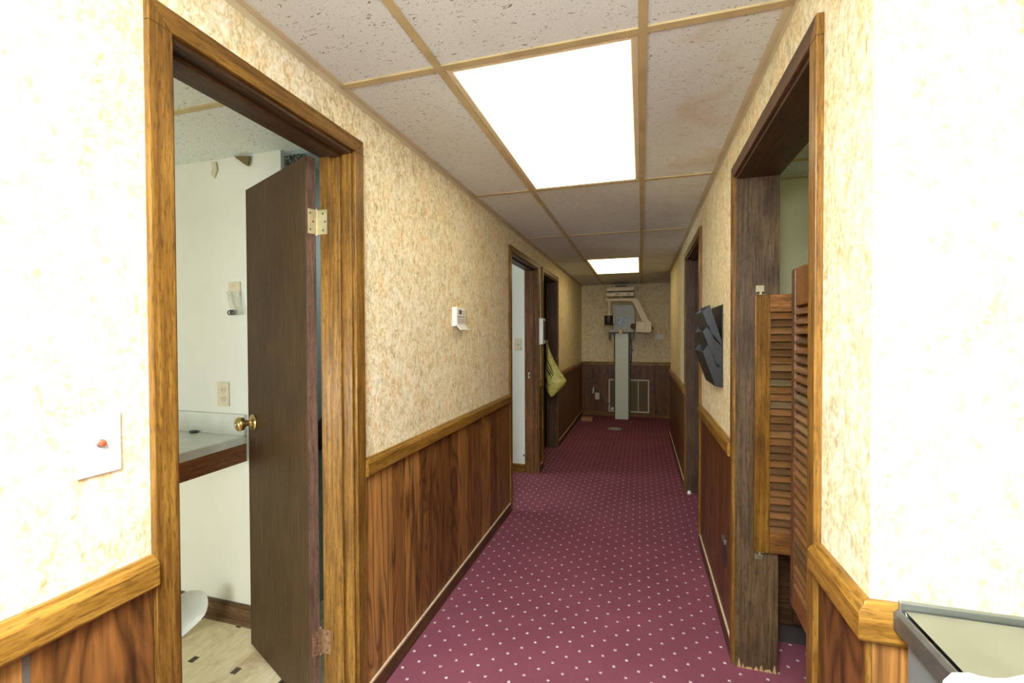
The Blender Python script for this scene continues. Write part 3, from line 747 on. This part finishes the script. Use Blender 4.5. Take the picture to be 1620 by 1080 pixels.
tag(MB().tube([(L+.060, 4.398, 1.31), (L+.050, 4.392, 1.1), (L+.052, 4.372, .9), (L+.050, 4.395, .74), (L+.042, 4.41, .60)], .0035, 6).build('black_cord', BLACK), 'thin black cord hanging in front of the yellow bag', 'cord')
m = MB(); m.tube([(L+.016, 4.425, 1.315), (L+.05, 4.425, 1.315), (L+.062, 4.425, 1.325)], .004, 8); m.build('hook', BLACK, bt)
tag(B(-1.115, -1.095, 4.20, 4.24, 0.1, .2).build('metal_catch', STEEL), 'x', 'x') if False else None
# catch and strike on middle-left jamb
m = MB(); m.box(-1.055, -1.03, 4.158, 4.162, .93, .985); o = m.build('strike_plate', BRASS_PALE, d2)
m = MB(); m.box(-1.048, -1.037, 4.157, 4.1585, .945, .97); m.build('strike_hole', BLACK, o)
m = MB(); m.box(-1.105, -1.08, 4.150, 4.162, .165, .185); m.cyl((-1.10, 4.15, .175), (-1.10, 4.13, .175), .006, n=10); m.build('door_catch', STEEL, d2)
struct(MB().box(-4.2, LB, 4.150, 4.165, 0, .085).build('baseboard_middle_room', oak['x']))
outlet('light_switch', 'ivory light switch on the white wall inside the second left doorway', 'light switch', (-1.165, 4.165, 1.26), (0, -1, 0), IVORY, 'switch')
# dark leaf in third left doorway
t = thing('door_leaf', 'dark wooden door inside the third doorway on the left', 'door', (-1.2, 5.17, 0))
B(-1.75, -1.11, 5.15, 5.185, .012, 1.975).build('slab', dark_oak, t, .001)
MB().lathe((-1.69, 5.15, .98), (0, -1, 0), [(.03, 0), (.028, .006), (.012, .012), (.012, .03), (.026, .045), (.026, .055), (.005, .062)], 20).build('knob', BRASS, t, smooth=True)
# dark sliding leaf in far right doorway
t = thing('door_leaf', 'black looking door leaf standing in the far right doorway', 'door', (.62, 3.99, 0))
B(RB+.005, RB+.75, 3.965, 4.0, .012, 1.975).build('slab', dark_oak, t, .001)
MB().lathe((RB+.69, 3.965, .98), (0, -1, 0), [(.03, 0), (.028, .006), (.012, .012), (.012, .03), (.026, .045), (.026, .055), (.005, .062)], 20).build('knob', BRASS, t, smooth=True)
tag(MB().lathe((.392, 3.99, 0), (0, 0, 1), [(.016, 0), (.016, .010), (.012, .020), (.005, .026)], 16).build('door_stop', WHITE, smooth=True), 'small white door stop at the foot of the far right doorway', 'door stop')

# ------------------------------------------------------------------ black wall file holder on the right wall
t = thing('wall_file_holder', 'black plastic wall file holder with three stepped pockets on the right wall', 'file holder', (R, 2.44, 1.1))
y0, y1 = 2.27, 2.60
B(R-.005, R, y0+.002, y1-.002, 1.285, 1.49).build('back_plate', BLACK2, t, .001)
def pocket(poly_out, poly_in):
    m = MB(); wt = .004
    # solid outline minus inside: side walls, front wall, back wall, floor
    n_ = len(poly_out)
    m.prism(poly_out, 'y', y0, y0+wt); m.prism(poly_out, 'y', y1-wt, y1)
    for (a, b_) in poly_in:                   # sheet segments between the two sides
        a = Vector((a[0], 0, a[1])); b3 = Vector((b_[0], 0, b_[1])); d_ = (b3-a).normalized(); q = Vector((-d_.z, 0, d_.x))*.0015
        m.prism([((a-q).x, (a-q).z), ((b3-q).x, (b3-q).z), ((b3+q).x, (b3+q).z), ((a+q).x, (a+q).z)], 'y', y0, y1)
    m.build('pocket', BLACK2, t, .0008)
Xo = R-.3714
pocket([(.311, 1.489), (.282, 1.457), (.303, 1.398), (.300, 1.385), (.371, 1.285), (.371, 1.300)], [((.282, 1.457), (.303, 1.398)), ((.311, 1.489), (.370, 1.300)), ((.303, 1.398), (.345, 1.290))])
pocket([(.306, 1.392), (.283, 1.363), (.305, 1.306), (.346, 1.196), (.371, 1.200), (.371, 1.286), (.330, 1.330)], [((.283, 1.363), (.305, 1.306)), ((.305, 1.306), (.346, 1.196)), ((.346, 1.196), (.371, 1.2))])
pocket([(.305, 1.300), (.283, 1.267), (.340, 1.102), (.371, 1.100), (.371, 1.197), (.346, 1.205), (.320, 1.270)], [((.283, 1.267), (.340, 1.102)), ((.340, 1.102), (.371, 1.100)), ((.371, 1.1), (.371, 1.197))])
# dark cover plate low on right panelling
t = thing('wall_vent_cover', 'narrow dark cover plate with a pale top edge low on the right panelling', 'cover plate', (R, 2.18, .36))
B(R-.012, R-.006, 2.15, 2.215, .305, .405).build('plate', BLACK, t, .001)
B(R-.014, R-.005, 2.15, 2.215, .405, .425).build('top_lip', STEEL, t, .001)

# ------------------------------------------------------------------ right room: cabinet base
t = thing('base_cabinet', 'dark wooden base cabinet inside the right doorway behind the louvered doors', 'cabinet', (1.1, 2.4, 0))
B(RB+.01, 2.6, 2.135, 2.69, .10, .84).build('carcass', cab_wood, t)
B(RB+.01, 2.6, 2.17, 2.69, 0, .10).build('toe_kick', DARK, t)
B(RB+.01, 2.6, 2.10, 2.69, .84, .87).build('worktop', COUNTER, t, .004)
for k in range(3):
    x0 = RB+.03+k*.46
    dr = MB(); dr.box(x0, x0+.43, 2.117, 2.135, .27, .82); dr.box(x0+.04, x0+.39, 2.113, 2.118, .32, .77); o = dr.build('door', cab_wood, t, .002)
    w_ = MB(); w_.box(x0+.07, x0+.33, 2.117, 2.135, .12, .25); o2 = w_.build('drawer', cab_wood, t, .002)
    MB().tube([(x0+.07, 2.117, .215), (x0+.07, 2.097, .213), (x0+.17, 2.097, .213), (x0+.17, 2.117, .215)], .004, 8).build('handle', STEEL, o2, smooth=True)

# ------------------------------------------------------------------ far end: x-ray unit
xt = thing('xray_machine', 'dental x-ray machine with cream arms on a tall grey pedestal at the hall end', 'x-ray machine', (-.3, 7.35, 0))
YX = 7.22
B(-.398, -.193, YX, 7.36, .0, 1.375).build('pedestal', XGREY, xt, .004)
B(-.425, -.166, 7.36, 7.475, .0, 1.375).build('pedestal_back', XDARK, xt, .003)
m = MB(); m.prism([(-.437, 1.385), (-.095, 1.385), (-.095, 1.74), (-.125, 1.83), (-.437, 1.83)], 'y', 7.30, 7.36); m.build('backplate', XPLATE, xt, .004)
B(-.50, -.10, 7.16, 7.36, 1.372, 1.392).build('shelf', XDARK, xt, .003)
for x in (-.485, -.128): B(x-.014, x+.014, 7.17, 7.34, 1.28, 1.372).build('bracket', BLACK, xt, .003)
sc_ = B(-.375, -.215, 7.292, 7.302, 1.50, 1.63); o = sc_.build('screen', plain('pale_blue_screen', (.24, .34, .40), .35, var=.5, scale=26), xt, .002)
B(-.470, -.110, 7.16, 7.30, 1.392, 1.425).build('control_box', XPLATE, xt, .004)
cb = MB(); cb.cyl((-.31, 7.15, 1.36), (-.31, 7.15, 1.43), .028, .033, 18); cb.tube([(-.34, 7.13, 1.43), (-.31, 7.12, 1.46), (-.27, 7.13, 1.43)], .006); cb.build('chin_cup', XRAY, xt)
for z0_, z1_ in ((2.030, 2.092), (1.948, 2.010)):
    B(-.525, -.105, 7.05, 7.40, z0_, z1_).build('head_box', XRAY, xt, .006)
m = MB(); m.box(-.455, -.40, 7.046, 7.051, 1.97, 1.992, 0); m.build('label_plate', WHITE, xt)
B(-.385, -.32, 7.046, 7.051, 1.973, 1.984).build('nameplate', BLACK, xt)
B(-.205, -.165, 7.046, 7.051, 1.969, 1.988).build('power_switch', BLACK, xt)
B(-.42, -.20, 7.1, 7.4, 2.010, 2.030).build('head_spacer', XDARK, xt)
B(-.40, -.22, 7.25, 7.50, 2.092, 2.135).build('ceiling_mount', XDARK, xt)
B(-.33, -.28, 7.2, 7.35, 1.915, 1.948).build('swivel', XRAY, xt)
m = MB(); m.prism([(-.545, 1.880), (-.545, 1.926), (-.075, 1.920), (-.045, 1.912), (.13, 1.545), (.035, 1.515), (-.13, 1.862), (-.18, 1.872)], 'y', 7.12, 7.20); m.build('arm', XRAY, xt, .008)
m = MB(); m.lathe((-.485, 7.16, 1.88), (0, 0, -1), [(.038, 0), (.038, .02), (.025, .03), (.024, .19), (.034, .215)], 20); m.build('tube_stem', XRAY, xt, smooth=True)
m = MB(); m.lathe((-.485, 7.13, 1.672), (0, 0, -1), [(.078, 0), (.078, .018)], 28); m.build('collar', XRAY, xt)
m = MB(); m.lathe((-.490, 7.13, 1.652), (0, 0, -1), [(.070, 0), (.070, .14), (.066, .148)], 28); m.build('cone', BLACK, xt, smooth=True)
B(-.425, -.405, 7.12, 7.16, 1.52, 1.66).build('side_plate', XRAY, xt, .003)
m = MB(); m.prism([(-.085, 1.395), (.105, 1.375), (.155, 1.395), (.155, 1.555), (-.07, 1.550)], 'y', 7.02, 7.26); hb = m.build('tube_head', XRAY, xt, .01)
B(-.055, .055, 7.005, 7.022, 1.43, 1.53).build('head_cover', XRAY, hb, .006)
MB().lathe((.155, 7.12, 1.45), (1, 0, 0), [(.022, 0), (.022, .015), (.012, .022)], 16).build('knob', BLACK, hb)
m = MB()
for z, l in ((1.51, .07), (1.48, .085), (1.455, .06)): m.cyl((-.075, 7.08, z), (-.075-l, 7.10, z-.004), .011, .016, 12)
m.build('collimator', plain('dark_cone_metal', (.10, .085, .05), .4, .4), hb)
m = MB(); m.tube([(-.16, 7.42, 1.28), (-.145, 7.40, 1.15), (-.15, 7.40, 1.0), (-.16, 7.42, .88)], .006); m.box(-.165, -.11, 7.33, 7.36, 1.095, 1.108); m.build('side_cable', BLACK, xt)
# grille
t = thing('return_air_grille', 'white framed return air grille with brown filter low on the far wall', 'grille', (-.2, YE, .34))
gx0, gx1, gz0, gz1, fr = -.520, .128, .072, .615, .022; yg = YE-.006
m = MB(); m.box(gx0, gx1, yg-.014, yg, gz0, gz0+fr); m.box(gx0, gx1, yg-.014, yg, gz1-fr, gz1); m.box(gx0, gx0+fr, yg-.014, yg, gz0+fr, gz1-fr); m.box(gx1-fr, gx1, yg-.014, yg, gz0+fr, gz1-fr)
m.build('frame', plain('cream_grille_paint', (.60, .56, .42), .45), t, .002)
for x in (-.355, -.045): B(x-.006, x+.006, yg-.012, yg-.004, gz0+fr, gz1-fr).build('divider', IVORY, t)
m = MB(); m.box(gx0+fr, gx1-fr, yg-.003, yg-.001, gz0+fr, gz1-fr, 0); 
k = gz0+fr+.004
while k < gz1-fr: m.box(gx0+fr, gx1-fr, yg-.008, yg-.003, k, k+.003, 0); k += .011
m.build('filter', DCAP, t)
outlet('wall_outlet', 'ivory outlet on the dark far wall panelling beside the x-ray machine', 'outlet', (-.706, YE-.006, .322), (0, -1, 0), IVORY)
outlet('wall_switch', 'white double switch plate on the papered far wall right of the x-ray machine', 'light switch', (.285, YE, 1.313), (0, -1, 0), WHITE, 'switch', .115, .075)
# plug and cord
ct_ = thing('power_cord', 'grey power cord looping from the far wall outlet toward the grille', 'power cord', (-.77, 7.46, .42))
pts = []
P_ = [(-.775, 7.492, .36), (-.785, 7.45, .44), (-.745, 7.44, .495), (-.69, 7.44, .47), (-.64, 7.44, .40), (-.58, 7.44, .31), (-.52, 7.44, .23), (-.455, 7.44, .14)]
for i in range(len(P_)-1):
    a, b_ = Vector(P_[i]), Vector(P_[i+1]); pa = Vector(P_[max(0, i-1)]); pb = Vector(P_[min(len(P_)-1, i+2)])
    for q in range(6):
        f_ = q/6; pts.append(.5*((2*a)+(-pa+b_)*f_+(2*pa-5*a+4*b_-pb)*f_*f_+(-pa+3*a-3*b_+pb)*f_**3))
MB().tube(pts, .0065, 8).build('cord', plain('grey_cord', (.2, .19, .17), .5), ct_, smooth=True)
MB().cyl((-.775, 7.49, .375), (-.762, 7.45, .475), .016, .012, 14).build('plug', WHITE, ct_)
MB().box(-.478, -.434, 7.43, 7.46, .11, .15).build('connector', WHITE, ct_, .004)
# floor register box
t = thing('wooden_floor_register', 'low slotted orange wooden register box on the carpet in the far left corner', 'register', (-.815, 6.96, 0))
B(-.903, -.727, 6.90, 7.04, 0, .052).build('box', plain('orange_brown_wood', (.36, .15, .07), .5, var=.15), t, .003)
m = MB()
for k in range(9): m.box(-.893+.0185*k, -.885+.0185*k, 6.912, 7.028, .052, .062)
m.build('slats', plain('pale_orange_wood', (.48, .24, .13), .5, var=.15), t)
# round floor plate
tag(MB().lathe((-.367, 6.46, 0), (0, 0, 1), [(.098, 0), (.098, .004), (.09, .007), (.03, .009), (.001, .009)], 36).build('round_floor_plate', plain('dull_grey_metal', (.42, .40, .33), .45, .5, .1), smooth=True), 'round dull metal plate on the burgundy carpet before the x-ray pedestal', 'floor plate')

# ------------------------------------------------------------------ near right: steel topped cart with towel
t = thing('steel_cart', 'steel topped utility cart with blue-grey side at the lower right corner', 'cart', (.8, .6, 0))
cx0, cx1, cy0, cy1, cz = .392, 1.20, .40, .852, .908
m = MB()
rim = .022
def ringed(x0, x1, y0_, y1_, z, w_, d_):
    m.prism([(x0, z-.034), (x0, z-.006), (x0+.006, z), (x0+w_-.004, z), (x0+w_, z-.006), (x0+w_, z-.034)], 'y', y0_, y1_)
    m.prism([(x1, z-.034), (x1, z-.006), (x1-.006, z), (x1-w_+.004, z), (x1-w_, z-.006), (x1-w_, z-.034)], 'y', y0_, y1_)
    m.prism([(y0_, z-.034), (y0_, z-.006), (y0_+.006, z), (y0_+w_-.004, z), (y0_+w_, z-.006), (y0_+w_, z-.034)], 'x', x0+w_, x1-w_)
    m.prism([(y1_, z-.034), (y1_, z-.006), (y1_-.006, z), (y1_-w_+.004, z), (y1_-w_, z-.006), (y1_-w_, z-.034)], 'x', x0+w_, x1-w_)
ringed(cx0, cx1, cy0, cy1, cz-.003, rim*.55, .03)
m.build('rim', DSTEEL, t, .002)
MB().prism([(cy1-.010, cz-.03), (cy1, cz-.03), (cy1, cz+.010), (cy1-.003, cz+.013), (cy1-.007, cz+.010)], 'x', cx0+.006, cx1-.006).build('back_lip', STEEL, t, .001)
nx, ny = 18, 12; vs = []; fs = []
for j in range(ny+1):
    for i in range(nx+1):
        x = cx0+rim*.5+(cx1-cx0-rim)*i/nx; y = cy0+rim*.5+(cy1-cy0-rim)*j/ny
        e = min(i, nx-i, j, ny-j); z = cz-[0, .014, .022, .026][min(e, 3)]
        vs.append((x, y, z))
for j in range(ny):
    for i in range(nx): a = j*(nx+1)+i; fs.append((a, a+1, a+nx+2, a+nx+1))
mm = MB(); mm._add(vs, fs); mm.build('tray', STEEL, t, smooth=True)
B(cx0+.012, cx1-.012, cy0+.012, cy1-.012, .13, cz-.040).build('body', GREYBLUE, t, .006)
B(cx0+.006, cx0+.012, cy0+.06, cy1-.08, .20, cz-.11).build('side_panel', plain('lighter_blue_grey', (.22, .25, .265), .4), t, .004)
for x in (cx0+.05, cx1-.05):
    for y in (cy0+.05, cy1-.05):
        c1_ = MB().cyl((x, y, .13), (x, y, .06), .008); c1_.cyl((x-.012, y, .03), (x+.012, y, .03), .03, n=20); c1_.build('caster', BLACK, t)
# towel
NXT, NYT = 34, 26
vs = []; fs = []
rr = random.Random(3)
for side in (0, 1):
    for j in range(NYT+1):
        for i in range(NXT+1):
            u_, v_ = i/NXT, j/NYT
            cr = max(0, .3-u_)/.3; x = .315+.60*u_; y = .38+(.325-.075*cr*cr)*v_
            x2 = x+.010*math.sin(9*v_+2)*(1-u_)+.03*max(0, v_-.7)/.3*cr; y2 = y+(.008*math.sin(15*u_+1)+.005*math.sin(31*u_))*v_
            e = min(u_, 1-u_, v_, 1-v_)
            hh = .036*(1-math.exp(-e*26))+.006*math.sin(14*u_+9*v_)*min(1, e*9)+.005*math.sin(29*u_-13*v_)*min(1, e*9)
            vs.append((x2, y2, .913+hh if side == 0 else .912))
n1 = (NXT+1)*(NYT+1)
for side in (0, 1):
    for j in range(NYT):
        for i in range(NXT): a = side*n1+j*(NXT+1)+i; fs.append((a, a+1, a+NXT+2, a+NXT+1))
for i in range(NXT): fs.append((i, i+1, n1+i+1, n1+i)); q = NYT*(NXT+1); fs.append((q+i, q+i+1, n1+q+i+1, n1+q+i))
for j in range(NYT): a = j*(NXT+1); fs.append((a, a+NXT+1, n1+a+NXT+1, n1+a)); a += NXT; fs.append((a, a+NXT+1, n1+a+NXT+1, n1+a))
mm = MB(); mm._add(vs, fs)
tag(mm.build('white_towel', plain('white_terry', (.85, .85, .83), .9, var=.03, scale=200), smooth=True), 'crumpled white towel lying on the steel cart top', 'towel')
